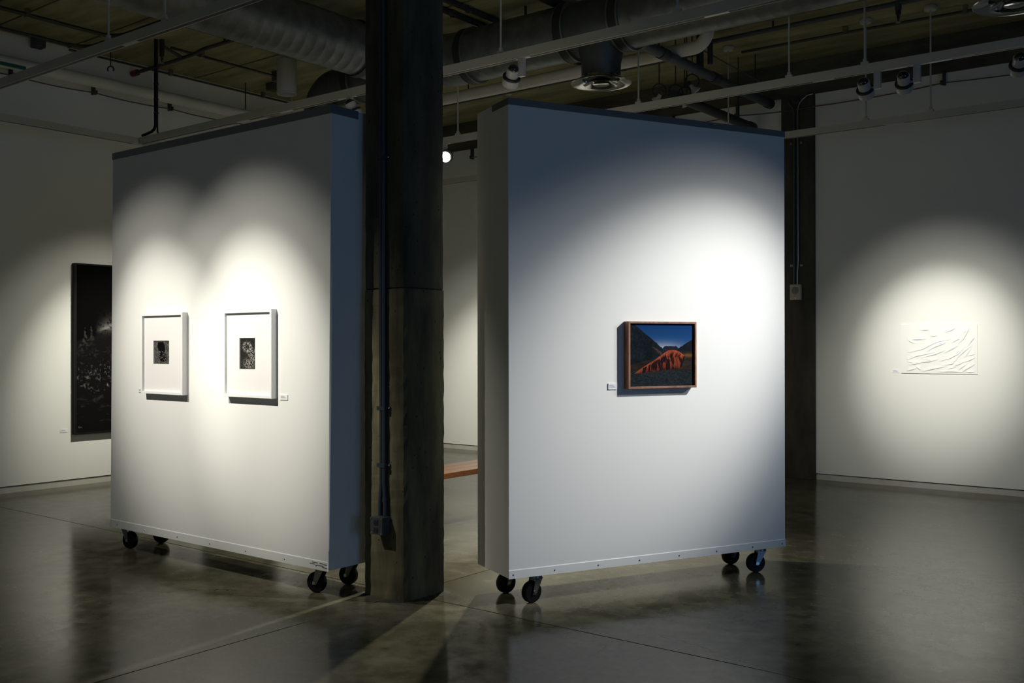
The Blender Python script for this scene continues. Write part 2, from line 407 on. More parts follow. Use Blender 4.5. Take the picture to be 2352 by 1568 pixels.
# ------------------------------------------------------------ movable walls on casters
def caster(parent, mat4, yaw, trail=0.035, zb=0.165):
    # mat4: frame whose origin is the swivel on the underside of the panel
    R = mat4 @ Matrix.Rotation(yaw, 4, 'Z')
    r = 0.063
    top = zb
    fork = MB()
    fork.box((-0.05, -0.042, top-0.008), (0.05, 0.042, top), R)
    fork.lathe([(0.001, top-0.026), (0.036, top-0.026), (0.036, top-0.008), (0.001, top-0.008)], R, n=18)
    for sgn in (-1, 1):
        y0, y1 = (0.026, 0.030) if sgn > 0 else (-0.030, -0.026)
        pts = [(-0.026, top-0.026), (0.028, top-0.026), (trail+0.013, r-0.012), (trail-0.013, r-0.012)]
        vs = [R @ Vector((p[0], y0, p[1])) for p in pts] + [R @ Vector((p[0], y1, p[1])) for p in pts]
        fork.add(vs, [(0,1,2,3),(7,6,5,4),(0,4,5,1),(1,5,6,2),(2,6,7,3),(3,7,4,0)])
    fork.box((-0.026, -0.030, top-0.030), (0.028, 0.030, top-0.024), R)
    f = fork.build('caster', M['steel'], parent)
    W = R @ Matrix.Translation((trail, 0, r)) @ Matrix.Rotation(PI/2, 4, 'X')
    wh = MB().lathe([(0.012, -0.020), (0.046, -0.020), (0.058, -0.021), (0.0622, -0.014), (0.063, 0.0), (0.0622, 0.014), (0.058, 0.021), (0.046, 0.020), (0.012, 0.020)], W, n=36)
    wh.build('wheel', M['rubber'], f)
    ax = MB().lathe([(0.001, -0.036), (0.011, -0.036), (0.011, 0.036), (0.001, 0.036)], W, n=10).build('axle_bolt', M['chrome'], f)
    return f

def movable_wall(name, label, L, T, zb, zt, origin, ang, casters, rivets, strip_h, top_h, rack=0.0):
    # local frame: x along the face, y into the panel (0 = picture face), z up
    B = Matrix.Translation(origin) @ Matrix.Rotation(ang, 4, 'Z')
    B[0][2] += rack; B[0][3] -= rack*zb          # the old frame has racked slightly out of square
    t = thing(name, label, 'display panel', (B @ Vector((L/2, T/2, 0))), 'movable display walls')
    MB().box((0, 0, zb+0.002), (L, T, zt), B).build('body', M['panel'], t, bevel=0.003)
    k = MB()
    st = [( -0.004, zb), (-0.004, zb+strip_h-0.004), (-0.0015, zb+strip_h), (0.003, zb+strip_h), (0.003, zb)]
    vs = [B @ Vector((0.0, p[0], p[1])) for p in st] + [B @ Vector((L, p[0], p[1])) for p in st]
    k.add(vs, [(0,1,6,5),(1,2,7,6),(2,3,8,7),(3,4,9,8),(4,0,5,9),(4,3,2,1,0),(5,6,7,8,9)])
    ks = k.build('kick_strip', M['strip'], t)
    for x in rivets:
        MB().lathe([(0.001, 0.0025), (0.004, 0.002), (0.0055, 0.0)], B @ Matrix.Translation((x, -0.004, zb+strip_h*0.42)) @ Matrix.Rotation(PI/2, 4, 'X'), n=10).build('rivet', M['steel'], ks)
    MB().box((-0.002, -0.004, zt-top_h), (L+0.002, T*0.5, zt+0.003), B).build('top_strip', M['topstrip'], t, bevel=0.0015)
    for (x, y, yaw, tr) in casters:
        caster(t, B @ Matrix.Translation((x, y, 0)), yaw, tr, zb)
    return t, B

angR = math.atan2(0.9007, 0.4344)
riv = (0.027, 0.295, 0.590, 0.882, 1.175, 1.464, 1.754, 2.000)
# right panel face looks along (0.90,-0.43); its local x runs away from the camera
def mk_right():
    # local y must point into the panel = (-0.90, 0.43): rotate so x -> u, y -> left of u
    return movable_wall('movable_wall', 'white movable wall on casters with walnut framed landscape, right of concrete column', 2.028, 0.428, 0.168, 2.898,
                        (-3.451, 4.397, 0), angR,
                        [(0.215, 0.075, 3.36, 0.036), (0.180, 0.340, 3.30, 0.036), (1.885, 0.075, 2.87, 0.036), (1.890, 0.340, 3.0, 0.036)],
                        riv, 0.050, 0.036)
RP, BR = mk_right()
LP, BLm = movable_wall('movable_wall', 'white movable wall on casters with two white framed photographs, left of column', 2.370, 0.425, 0.168, 2.900,
                       (-6.775, 3.895, 0), 0.0,
                       [(0.055, 0.100, 0.16, 0.036), (0.060, 0.345, 0.45, 0.036), (2.205, 0.100, 3.39, 0.036), (2.215, 0.345, 3.32, 0.036)],
                       (0.10, 0.45, 0.85, 1.22, 1.60, 1.98, 2.27), 0.056, 0.046, rack=0.0125)
sc = MB()
for (x, z, wd) in ((2.235, 0.207, 0.05), (2.300, 0.207, 0.03), (2.335, 0.204, 0.03), (2.215, 0.197, 0.045), (2.275, 0.194, 0.06), (2.325, 0.186, 0.04)):
    sc.box((-6.775+x, 3.895-0.0052, z), (-6.775+x+wd, 3.895-0.0038, z+0.0035))
ls = sc.build('scuff_marks', M['scuff'], LP); ls['label'] = 'dark scuff marks at the lower right corner'

# ------------------------------------------------------------ pictures
def smooth(a, b, x): t = np.clip((x-a)/(b-a), 0, 1); return t*t*(3-2*t)
def vnoise(X, Y, seed, octaves=5):
    r = np.random.default_rng(seed); out = np.zeros_like(X); amp = 1.0; tot = 0
    for o in range(octaves):
        n = 64; G = r.random((n, n))
        xi = np.floor(X).astype(int); yi = np.floor(Y).astype(int); fx = X-xi; fy = Y-yi
        fx = fx*fx*(3-2*fx); fy = fy*fy*(3-2*fy)
        a = G[yi % n, xi % n]; b = G[yi % n, (xi+1) % n]; c = G[(yi+1) % n, xi % n]; d = G[(yi+1) % n, (xi+1) % n]
        out += amp*((a*(1-fx)+b*fx)*(1-fy)+(c*(1-fx)+d*fx)*fy); tot += amp; amp *= 0.5; X = X*2.03+7; Y = Y*2.03+3
    return out/tot
def print_sheet(name, B, x0, x1, z0, z1, y, nx, nz, fn, parent, mat=None):
    # fn(U,V) with U 0..1 left to right, V 0..1 top to bottom, returns linear rgb
    u = np.linspace(0, 1, nx); v = np.linspace(0, 1, nz); U, V = np.meshgrid(u, v)
    col = np.clip(fn(U, V), 0, 1).reshape(-1, 3)
    vs = [B @ Vector((x0+(x1-x0)*a, y, z1-(z1-z0)*b)) for b in v for a in u]
    fs = [(j*nx+i, (j+1)*nx+i, (j+1)*nx+i+1, j*nx+i+1) for j in range(nz-1) for i in range(nx-1)]
    me = bpy.data.meshes.new(name); me.from_pydata([tuple(p) for p in vs], [], fs)
    at = me.color_attributes.new('ink', 'FLOAT_COLOR', 'POINT')
    at.data.foreach_set('color', np.concatenate([col, np.ones((len(col), 1))], 1).astype(np.float32).ravel())
    me.materials.append(mat or M['printm'])
    o = bpy.data.objects.new(name, me); C.objects.link(o); o.parent = parent
    o.matrix_parent_inverse = parent_world(parent).inverted()
    return o
def frame_bars(B, x0, x1, z0, z1, w, d, mat, parent, bev=0.0015):
    # picture face at y=0 of B, frame stands out to y=-d; four mitred bars as parts
    o = [(x0, z0), (x1, z0), (x1, z1), (x0, z1)]; i = [(x0+w, z0+w), (x1-w, z0+w), (x1-w, z1-w), (x0+w, z1-w)]
    for k in range(4):
        k2 = (k+1) % 4
        q = [o[k], o[k2], i[k2], i[k]]
        vs = [B @ Vector((p[0], -0.0005, p[1])) for p in q] + [B @ Vector((p[0], -d, p[1])) for p in q]
        MB().add(vs, [(0,1,2,3),(7,6,5,4),(0,4,5,1),(1,5,6,2),(2,6,7,3),(3,7,4,0)]).build('frame_bar', mat, parent, bevel=bev)

def landscape(U, V):
    n = vnoise(U*6, V*6, 1); nf = vnoise(U*40, V*40, 2); nv = vnoise(U*34+3*vnoise(U*7, V*7, 8), V*6, 3)
    gl = np.exp(-((0.42-V)/0.10)**2)*np.exp(-((U-0.52)/0.30)**2)
    sky = np.stack([0.006+0.30*gl+0.02*V, 0.034+0.30*gl+0.09*V, 0.125+0.26*gl+0.16*V], -1); out = sky
    # left slope, right slope, far butte
    hl = 0.02+0.80*np.clip(U-0.06, 0, 1)+0.03*(n-0.5)
    hl = np.where(U < 0.07, 0.0, 0.00+0.86*(U-0.06))+0.025*(nf-0.5)
    slope = np.stack([0.004+0.010*n, 0.007+0.013*n, 0.010+0.014*n], -1)*(0.3+1.2*nf)[..., None]
    warm = np.exp(-((V-(0.25+0.75*(U-0.19)))/0.020)**2)*(U > 0.16)*(U < 0.55)*smooth(0.5, 0.6, n+0.2*nf)
    slope = slope+warm[..., None]*np.array([0.07, 0.032, 0.013])
    out = np.where((V > hl)[..., None], slope, out)
    hb = 0.36+0.20*np.clip(np.abs(U-0.645)-0.085, 0, 1)
    butte = np.stack([0.012+0*U, 0.016+0*U, 0.024+0*U], -1)*(0.7+0.6*nf)[..., None]
    hbb = np.where(np.abs(U-0.64) < 0.14, np.maximum(0.355+0.02*(nf-0.5), 0.355+1.0*(np.abs(U-0.64)-0.09)), 9)
    out = np.where((V > hbb)[..., None], butte, out)
    hr = 0.40-0.66*(U-0.76)+0.02*(nf-0.5)
    rs = np.stack([0.008+0*U, 0.010+0*U, 0.016+0*U], -1)*(0.6+0.8*nf)[..., None]
    out = np.where(((V > hr) & (U > 0.72))[..., None], rs, out)
    # plain behind and gravel in front
    pl = 0.475-0.02*U+0.0*V
    plain_ = np.stack([0.016+0.020*n, 0.013+0.013*n, 0.012+0.008*n], -1)*(0.35+1.1*vnoise(U*14, V*60, 9))[..., None]
    sweep = 0.66-0.26*U
    out = np.where((V > np.maximum(sweep, 0.44))[..., None], plain_, out)
    gold = np.exp(-((V-0.51)/0.025)**2)*smooth(0.82, 0.9, U)
    out = out+gold[..., None]*np.array([0.10, 0.045, 0.01])
    grav = np.stack([0.016+0*U, 0.020+0*U, 0.024+0*U], -1)*(0.1+1.7*vnoise(U*50, V*80, 5))[..., None]
    out = np.where((V > 0.765+0.03*(n-0.5))[..., None], grav, out)
    # red badlands ridge
    top = np.interp(U, [0.07, 0.20, 0.33, 0.45, 0.53, 0.60, 0.68, 0.74, 0.80, 0.87], [0.80, 0.70, 0.62, 0.535, 0.475, 0.43, 0.42, 0.43, 0.46, 0.515])+0.012*(nf-0.5)
    bot = np.interp(U, [0.07, 0.25, 0.50, 0.70, 0.82, 0.87], [0.80, 0.785, 0.752, 0.735, 0.70, 0.54])+0.02*(vnoise(U*22, V*3, 15)-0.5)
    inr = (V > top) & (V < bot) & (U > 0.07) & (U < 0.87)
    rel = (V-top)/np.maximum(bot-top, 1e-3)
    gully = smooth(0.42, 0.56, nv)*smooth(0.02, 0.25, rel)
    gully = np.maximum(gully, 0.95*smooth(0.40, 0.48, nv)*smooth(0.22, 0.34, rel)*(U > 0.45)*(U < 0.87))
    red = np.stack([0.16+0.15*nf, 0.030+0.035*nf, 0.015+0.016*nf], -1)*(1.25-0.85*rel)[..., None]*(0.30+1.4*vnoise(U*60+4*n, V*12, 14))[..., None]
    dark = np.stack([0.012+0*U, 0.006+0*U, 0.007+0*U], -1)
    ridge = red*(1-gully[..., None])+dark*gully[..., None]
    return np.where(inr[..., None], ridge, out)
def photo_a(U, V):
    n = vnoise(U*26, V*38, 11, 4); n2 = vnoise(U*5, V*7, 12)
    g = 0.035+0.11*smooth(0.35, 0.75, n)*(0.5+0.8*n2)
    cx = 0.42+0.20*V; wdt = np.interp(V, [0, 0.05, 0.2, 0.35, 0.5, 0.8, 0.95], [0.0, 0.16, 0.24, 0.22, 0.17, 0.22, 0.12])
    fig = (np.abs(U-cx+0.06*(n2-0.5)) < wdt*(0.8+0.5*n)) & (V > 0.04) & (V < 0.93)
    g = np.where(fig, 0.004+0.25*(n > 0.64)*(V > 0.42), g)
    return np.stack([g, g*0.96, g*0.88], -1)
def photo_b(U, V):
    n = vnoise(U*30+2*vnoise(U*9, V*14, 23), V*44, 21, 4); n2 = vnoise(U*4, V*7, 22)
    g = 0.010+0.02*n2
    def blob(cx, cy, rx, ry): return np.exp(-(((U-cx)/rx)**2+((V-cy)/ry)**2))
    ring = np.exp(-((np.sqrt(((U-0.45)/0.30)**2+((V-0.27)/0.17)**2)-0.75)/0.30)**2)
    m = np.clip(ring+1.1*blob(0.75, 0.50, 0.22, 0.14)+1.0*blob(0.55, 0.83, 0.32, 0.14)+0.6*blob(0.85, 0.62, 0.12, 0.12), 0, 1)
    g = g+0.42*m*smooth(0.46, 0.66, n)
    return np.stack([g, g*0.96, g*0.88], -1)
def night_mountain(U, V):
    n = vnoise(U*9, V*16, 31); nf = vnoise(U*60, V*90, 32, 4); ns = vnoise(U*14, V*60, 33, 4)
    g = 0.0022+0*U
    hill = 0.445-0.16*U+0.02*(n-0.5)
    below = smooth(0, 0.02, V-hill)
    g = g+below*(0.004+0.05*smooth(0.52, 0.8, ns)*smooth(0.45, 0.6, nf)*np.exp(-((V-0.66)/0.12)**2))
    g = g+0.22*np.exp(-np.clip((V-(0.425-0.15*U)), 0, 1)/0.012)*np.exp(-np.clip((0.425-0.15*U)-V, 0, 1)/0.022)*smooth(0.20, 0.36, U)*smooth(0.35, 0.65, nf+0.3*n)
    for (cx, b, h) in ((0.10, 0.47, 0.10), (0.165, 0.44, 0.085), (0.05, 0.49, 0.05)):
        tri = (np.abs(U-cx) < 0.040*np.clip((V-(b-h))/h, 0, 1)*(0.2+1.3*vnoise(U*30, V*120, 35))) & (V < b+0.05) & (V > b-h)
        g = g+0.030*tri*smooth(0.35, 0.7, nf)*np.clip((b+0.05-V)/0.07, 0, 1)
    g = g+0.22*np.exp(-((V-0.735+0.012*np.sin(U*24))/0.016)**2)*smooth(0.60, 0.80, nf)*(0.4+U)
    g = g+0.10*smooth(0.66, 0.80, nf)*np.exp(-((V-0.64)/0.05)**2)
    g = g+0.012*smooth(0.6, 0.8, ns)*(V > 0.78)*(V < 0.94)
    sig = ((np.abs(U-0.035) < 0.006) & (np.abs(V-0.968) < 0.005)) | ((np.abs(U-0.055) < 0.005) & (np.abs(V-0.969) < 0.004))
    g = np.where(sig, 0.10, g)
    return np.stack([g, g*0.97, g*0.9], -1)

def hung_picture(name, label, B, x0, x1, z0, z1, fw, d, fmat, group=None):
    t = thing(name, label, 'framed picture', B @ Vector(((x0+x1)/2, 0, (z0+z1)/2)), group)
    frame_bars(B, x0, x1, z0, z1, fw, d, fmat, t)
    return t
# walnut framed colour landscape on the right panel
t = hung_picture('framed_landscape', 'walnut framed colour photograph of a red ridge under blue sky', BR, 0.776, 1.276, 1.231, 1.637, 0.013, 0.050, M['walnut'])
MB().box((0.786, -0.028, 1.241), (1.266, -0.001, 1.627), BR).build('backing', M['frame_black'], t)
print_sheet('photo_print', BR, 0.792, 1.257, 1.246, 1.622, -0.036, 330, 280, landscape, t)
MB().box((0.792, -0.0355, 1.246), (1.257, -0.0275, 1.622), BR).build('print_mount', M['frame_black'], t)
# two white framed photographs on the left panel
BP = Matrix.Translation((0, 3.895, 0))
for nm, lab, x0, x1, z0, z1, ox0, ox1, oz0, oz1, fn in (
    ('framed_photograph', 'white framed black and white photograph of a dark clump, left of the pair', -6.308, -5.806, 1.160, 1.718, -6.174, -5.985, 1.366, 1.528, photo_a),
    ('framed_photograph', 'white framed black and white photograph of pale flowers, right of the pair, nearer column', -5.358, -4.870, 1.168, 1.718, -5.208, -5.050, 1.344, 1.542, photo_b)):
    t = hung_picture(nm, lab, BP, x0, x1, z0, z1, 0.018, 0.042, M['frame_white'], 'white framed photographs on the left panel')
    mt = MB()
    a, b, c, d_ = x0+0.017, x1-0.017, z0+0.017, z1-0.017
    y0, y1 = 3.895-0.026, 3.895-0.022
    mt.box((a, y0, c), (ox0, y1, d_)).box((ox1, y0, c), (b, y1, d_)).box((ox0, y0, c), (ox1, y1, oz0)).box((ox0, y0, oz1), (ox1, y1, d_))
    mt.build('mat_board', M['mat'], t)
    MB().box((a, 3.895-0.0205, c), (b, 3.895-0.001, d_)).build('backing', M['mat'], t)
    print_sheet('photo_print', BP, ox0+0.003, ox1-0.002, oz0+0.002, oz1-0.004, -0.0215, 110, 150, fn, t)
# tall dark picture on the left wall
BW = Matrix.Translation((XL, 0, 0)) @ Matrix.Rotation(PI/2, 4, 'Z')     # local x -> +Y, local -y -> +X
for ya, lab, fn in ((5.395, 'tall black framed night picture of a mountain on left wall, half hidden', night_mountain),
                    (7.010, 'second tall black framed picture on left wall, behind movable wall, mirrored in floor', lambda U, V: night_mountain(1-U, V))):
    t = hung_picture('framed_mountain_picture', lab, BW, ya, ya+1.07, 0.545, 2.370, 0.018, 0.060, M['frame_black'], 'tall dark pictures on the left wall')
    MB().box((ya+0.01, -0.040, 0.555), (ya+1.06, -0.001, 2.360), BW).build('backing', M['frame_black'], t)
    print_sheet('picture_print', BW, ya+0.017, ya+1.053, 0.562, 2.353, -0.042, 220, 380, fn, t)
# pale relief sheet on the back wall
BB = Matrix.Translation((0, YB, 0))
t = thing('relief_sheet', 'white embossed paper sheet with flowing ridges on back wall', 'artwork', (-2.76, YB, 1.45))
MB().box((-3.128, YB-0.008, 1.193), (-2.388, YB-0.0005, 1.704)).build('sheet', M['paper'], t)
ridges = [[(590,740),(800,695),(930,630),(1050,580),(1200,555)],[(780,790),(950,680),(1100,620),(1150,600)],[(570,850),(700,800),(900,760),(1070,720)],
 [(800,820),(1000,770),(1150,710)],[(1160,740),(1260,690),(1340,645)],[(1090,865),(1220,830),(1350,765),(1430,690),(1500,610)],[(1270,590),(1330,555),(1380,540)],
 [(1350,610),(1430,540),(1500,420),(1515,380)],[(1420,470),(1490,400)],[(1330,820),(1450,720),(1540,650)],[(1110,935),(1260,910),(1330,830)],
 [(820,1020),(980,985),(1150,950)],[(1350,1000),(1420,950),(1480,910)],[(1420,1020),(1500,970),(1590,915)],[(1440,885),(1520,855),(1590,820)],[(1500,790),(1590,765)],
 [(600,930),(700,915),(830,880)],[(640,550),(820,545)],[(590,570),(650,600)],[(790,410),(890,405)],[(1170,440),(1260,410),(1310,380)],[(560,1020),(690,985)],
 [(700,960),(760,1000)],[(1090,1030),(1260,1022),(1400,1030)],[(1480,1030),(1590,1036)],[(940,500),(1010,495)],[(1480,660),(1560,560),(1590,520)],[(1300,770),(1380,700)],
 [(820,850),(970,860)],[(740,890),(900,880),(1020,850)],[(1240,960),(1400,900),(1440,870)],[(1180,990),(1300,960)],[(1410,1030),(1520,930)],[(1460,800),(1530,700)],[(580,890),(660,900),(760,880)]]
NX, NZ = 180, 118
gx = np.linspace(545, 1600, NX); gz = np.linspace(372, 1042, NZ); GX, GZ = np.meshgrid(gx, gz)
H = np.zeros_like(GX)
for rl in ridges:
    best = np.full_like(GX, 1e9); sgn = np.zeros_like(GX); tt = np.zeros_like(GX); L = len(rl)-1
    for k in range(L):
        (ax, ay), (bx_, by_) = rl[k], rl[k+1]; dx, dy = bx_-ax, by_-ay; ll = dx*dx+dy*dy
        u = np.clip(((GX-ax)*dx+(GZ-ay)*dy)/ll, 0, 1); qx, qy = GX-ax-u*dx, GZ-ay-u*dy; dd = np.hypot(qx, qy)
        up = dd < best; best = np.where(up, dd, best); sgn = np.where(up, (dx*qy-dy*qx)*(1 if dx >= 0 else -1), sgn); tt = np.where(up, (k+u)/L, tt)
    fall = np.where(sgn < 0, np.exp(-best/26.0), np.exp(-(best/7.0)**2))
    H = np.maximum(H, fall*(0.35+0.65*np.sin(PI*np.clip(tt, 0.08, 0.92))))
edge = np.minimum(np.minimum(GX-545, 1600-GX), np.minimum(GZ-372, 1042-GZ)); H *= smooth(0, 14, edge)
vs = [(-3.075+(0.665)*(i/(NX-1)), YB-0.0085-0.0095*H[j, i], 1.667-(0.463)*(j/(NZ-1))) for j in range(NZ) for i in range(NX)]
fs = [(j*NX+i, (j+1)*NX+i, (j+1)*NX+i+1, j*NX+i+1) for j in range(NZ-1) for i in range(NX-1)]
rm = MB().add(vs, fs, True).build('embossed_ridges', M['paper'], t, fix=False)

# label cards
def card(label, B, x0, x1, z0, z1, th=0.006, lines=3):
    t = thing('label_card', label, 'label', B @ Vector(((x0+x1)/2, 0, (z0+z1)/2)), 'wall labels beside the works')
    MB().box((x0, -th, z0), (x1, -0.0004, z1), B).build('card', M['card'], t)
    k = MB(); w_ = x1-x0; h = z1-z0
    for i in range(lines):
        zz = z1-h*(0.30+0.16*i); k.box((x0+w_*0.12, -th-0.0006, zz-h*0.035), (x0+w_*(0.55+0.25*((i*7) % 3)/2), -th+0.0002, zz+h*0.035), B)
    k.build('text_lines', M['ink'], t)
card('small white card at lower left of the walnut framed landscape', BR, 0.661, 0.722, 1.229, 1.266, 0.006)
card('small white card at lower left of the dark clump photograph', BP, -6.400, -6.328, 1.163, 1.192, 0.004)
card('small white card at lower right of the pale flowers photograph', BP, -4.836, -4.765, 1.162, 1.194, 0.004)
card('small white card at lower left of the embossed white sheet', BB, -3.222, -3.150, 1.195, 1.230, 0.004)
card('small white card at lower left of the tall night picture', BW, 5.263, 5.340, 0.576, 0.610, 0.004)

# ------------------------------------------------------------ ceiling lighting tracks
ZT, TH, TW = 3.600, 0.068, 0.046
def track(label, axis, p, a, b, rods, joins, cov=True, zt=ZT):
    mid = ((a+b)/2, p, zt) if axis == 'X' else (p, (a+b)/2, zt)
    t = thing('lighting_track', label, 'lighting track', mid, 'ceiling lighting tracks')
    w2, th = TW/2, 0.0075
    prof = [(-w2, 0), (-w2, TH), (w2, TH), (w2, 0), (w2-th, 0), (w2-th, TH-th), (-w2+th, TH-th), (-w2+th, 0)]
    MB().prism([(p+q[0], zt+q[1]) for q in prof], a, b, axis).build('rail', M['track'], t)
    MB().prism([(p-w2+th, zt+0.0008), (p-w2+th, zt+TH-th), (p+w2-th, zt+TH-th), (p+w2-th, zt+0.0008)], a+0.01, b-0.01, axis).build('slot_liner', M['slot'], t)
    for x in joins:
        l = 0.085
        MB().prism([(p-w2*0.75, zt-0.003), (p-w2*0.75, zt+0.02), (p+w2*0.75, zt+0.02), (p+w2*0.75, zt-0.003)], x-l, x+l, axis).build('joiner', M['lampwhite'], t, bevel=0.001)
    for x in rods:
        q = (x, p) if axis == 'X' else (p, x)
        r = MB().cyl((q[0], q[1], zt+TH), (q[0], q[1], ZC-0.02), 0.0078, 10).build('hanger_rod', M['track'], t)
        MB().lathe([(0.001, ZC-0.046), (0.050, ZC-0.044), (0.058, ZC-0.034), (0.058, ZC-0.012), (0.052, ZC-0.001), (0.001, ZC-0.001)], Matrix.Translation((q[0], q[1], 0)), n=22).build('canopy', M['track'], r)
        MB().box((q[0]-0.028, q[1]-0.014, zt+TH-0.004), (q[0]+0.028, q[1]+0.014, zt+TH+0.022)).cyl((q[0], q[1], zt+TH+0.02), (q[0], q[1], zt+TH+0.045), 0.016, 10).build('clamp', M['track'], r)
    return t
track('pale lighting track nearest the camera, crossing the upper left corner', 'X', 3.78, -9.4, 3.5, (-6.60, -5.893, -3.8, -2.2), (-6.31,))
track('pale lighting track passing behind the column above both movable walls', 'X', 5.75, -9.40, 4.0, (-4.582, -3.102, -1.6), (-7.68, -7.05, -6.28, -2.82))
track('pale lighting track behind the round duct, carrying three lamps at right', 'X', 7.72, -9.40, 4.0, (-9.37, -6.723, -4.561, -3.146, -2.535, -1.2), (-2.86, -2.30, -1.98))
track('pale lighting track closest to back wall, above the embossed sheet', 'X', 9.67, -9.40, 4.0, (-7.6, -4.614, -3.166, -2.565, -1.2), (-2.89,))
track('pale lighting track running along the left wall', 'Y', -9.445, 1.0, 9.65, (2.2,), (5.75,))

# ------------------------------------------------------------ track spotlights
def spotlight(label, x, y, d, side=-1, on=False, dx=0.095, sc=1.0):
    zt = ZT
    t = thing('track_spotlight', label, 'spotlight', (x, y, zt), 'track spotlights')
    MB().box((x-0.026, y-0.018, zt-0.135), (x+0.026, y+0.018, zt-0.004)).box((x-0.016, y-0.012, zt-0.006), (x+0.016, y+0.012, zt+0.004)).build('driver_box', M['lampwhite'], t, bevel=0.004)
    MB().box((x-0.05, y-0.014, zt-0.004), (x+0.08, y+0.014, zt+0.006)).build('track_adapter', M['lampwhite'], t, bevel=0.002)
    hc = Vector((x+side*dx, y, zt-0.125))
    A = aim(hc, d)
    MB().cyl((x, y, zt-0.115), hc - Vector((side*0.045, 0, 0)), 0.010, 12).build('arm', M['lampwhite'], t)
    h = MB().lathe([(0.040, -0.075), (0.046, -0.070), (0.047, -0.012), (0.049, -0.010)], A, n=32).build('housing', M['lampwhite'], t)
    MB().lathe([(0.001, -0.108), (0.016, -0.106), (0.030, -0.097), (0.038, -0.084), (0.0405, -0.073), (0.001, -0.072)], A, n=28).build('rear_dome', M['dome'], h)
    MB().lathe([(0.048, -0.012), (0.066, -0.010), (0.068, -0.005), (0.068, 0.004), (0.064, 0.006), (0.048, 0.008)], A, n=36).build('black_ring', M['band'], t)
    MB().lathe([(0.058, -0.002), (0.062, 0.010), (0.063, 0.055), (0.060, 0.062), (0.056, 0.062), (0.054, 0.020), (0.044, 0.002)], A, n=36).build('bell', M['lampwhite'], t)
    MB().lathe([(0.001, 0.036), (0.030, 0.033), (0.041, 0.024), (0.041, 0.018), (0.001, 0.014)], A, n=28).build('lens', M['lampon'] if on else M['lampoff'], t)
    return t
spotlight('white spotlight on the track over the right movable wall, tipped down to the left', -4.385, 5.75, (-0.55, 0.42, -0.62))
spotlight('white spotlight with black rear dome at right, left one of two side by side', -2.438, 7.72, (-0.07, 0.80, -0.62))
spotlight('white spotlight with black rear dome at right, right one of two side by side', -2.145, 7.72, (-0.16, 0.80, -0.62))
spotlight('white spotlight cut by the right edge of the picture', -1.375, 7.72, (-0.25, 0.80, -0.55), side=-1, dx=0.075)
spotlight('glowing spotlight facing the camera in the gap beside the column', -6.905, 7.72, (0.40, -0.84, -0.36), side=1, on=True, dx=0.03)
spotlight('white spotlight half hidden above the top corner of the left movable wall', -6.225, 5.75, (0.25, 0.35, -0.9), side=1, dx=0.05)

# ------------------------------------------------------------ round ducts
def spiral(mb, a, b, r, pitch=0.115, n=30, seam=0.0009):
    a = Vector(a); b = Vector(b); L = (b-a).length; d = (b-a)/L
    x = d.cross(Vector((0, 0, 1))).normalized(); y = x.cross(d).normalized()      # y is up
    zs = []; k = 0
    while k*pitch < L+pitch:
        zs += [(k*pitch, 0), (k*pitch+0.006, seam), (k*pitch+0.016, seam), (k*pitch+0.022, 0)]; k += 1
    vs = []; fs = []
    for (z, h) in zs:
        for i in range(n+1):
            th = PI/2+2*PI*i/n; zz = min(max(z-pitch*i/n, 0), L)
            vs.append(a+d*zz+x*math.cos(th)*(r+h)+y*math.sin(th)*(r+h))
    m = n+1
    for k in range(len(zs)-1):
        for i in range(n): fs.append((k*m+i, k*m+i+1, (k+1)*m+i+1, (k+1)*m+i))
    mb.add(vs, fs, True); return mb
ZD, RD, YD, XD = 4.31, 0.250, 7.337, -6.907
def diffuser(parent, x, y, z):
    T = Matrix.Translation((x, y, z))
    c = MB().lathe([(0.175, 0.055), (0.185, 0.035), (0.235, 0.020), (0.262, 0.006), (0.268, 0.0), (0.262, -0.004), (0.215, 0.004), (0.165, 0.030), (0.160, 0.055)], T, n=44).build('diffuser', M['chrome'], parent)
    MB().lathe([(0.150, -0.006), (0.158, -0.010), (0.150, -0.014), (0.110, 0.006), (0.085, 0.030), (0.085, 0.036), (0.112, 0.012)], T, n=40).build('cone_ring', M['chrome'], c)
    MB().lathe([(0.001, -0.018), (0.030, -0.017), (0.068, -0.016), (0.074, -0.012), (0.060, 0.004), (0.030, 0.022), (0.001, 0.026)], T, n=36).build('cone_centre', M['chrome'], c)
    MB().lathe([(0.001, 0.052), (0.172, 0.052), (0.172, 0.056), (0.001, 0.056)], T, n=30).build('throat', M['band'], c)
    return c
t = thing('air_duct', 'galvanised spiral duct running right from behind the column, with round diffusers', 'duct', (-3.0, YD, ZD))
spiral(MB(), (-6.15, YD, ZD), (-5.02, YD, ZD), RD).build('pipe', M['galv'], t)
spiral(MB(), (-4.44, YD, ZD), (-1.70, YD, ZD), RD).build('pipe', M['galv'], t)
spiral(MB(), (-1.10, YD, ZD), (3.0, YD, ZD), RD).build('pipe', M['galv'], t)
for xc, w_ in ((-6.19, 0.045), (-5.02, 0.045), (-4.45, 0.045), (-1.69, 0.045), (-1.11, 0.045)):
    MB().cyl((xc-w_, YD, ZD), (xc+w_, YD, ZD), RD+0.016, 34).build('band_collar', M['band'], t)
    MB().cyl((xc-w_-0.012, YD, ZD), (xc-w_+0.004, YD, ZD), RD+0.020, 34).cyl((xc+w_-0.004, YD, ZD), (xc+w_+0.012, YD, ZD), RD+0.020, 34).build('collar_rim', M['galv'], t)
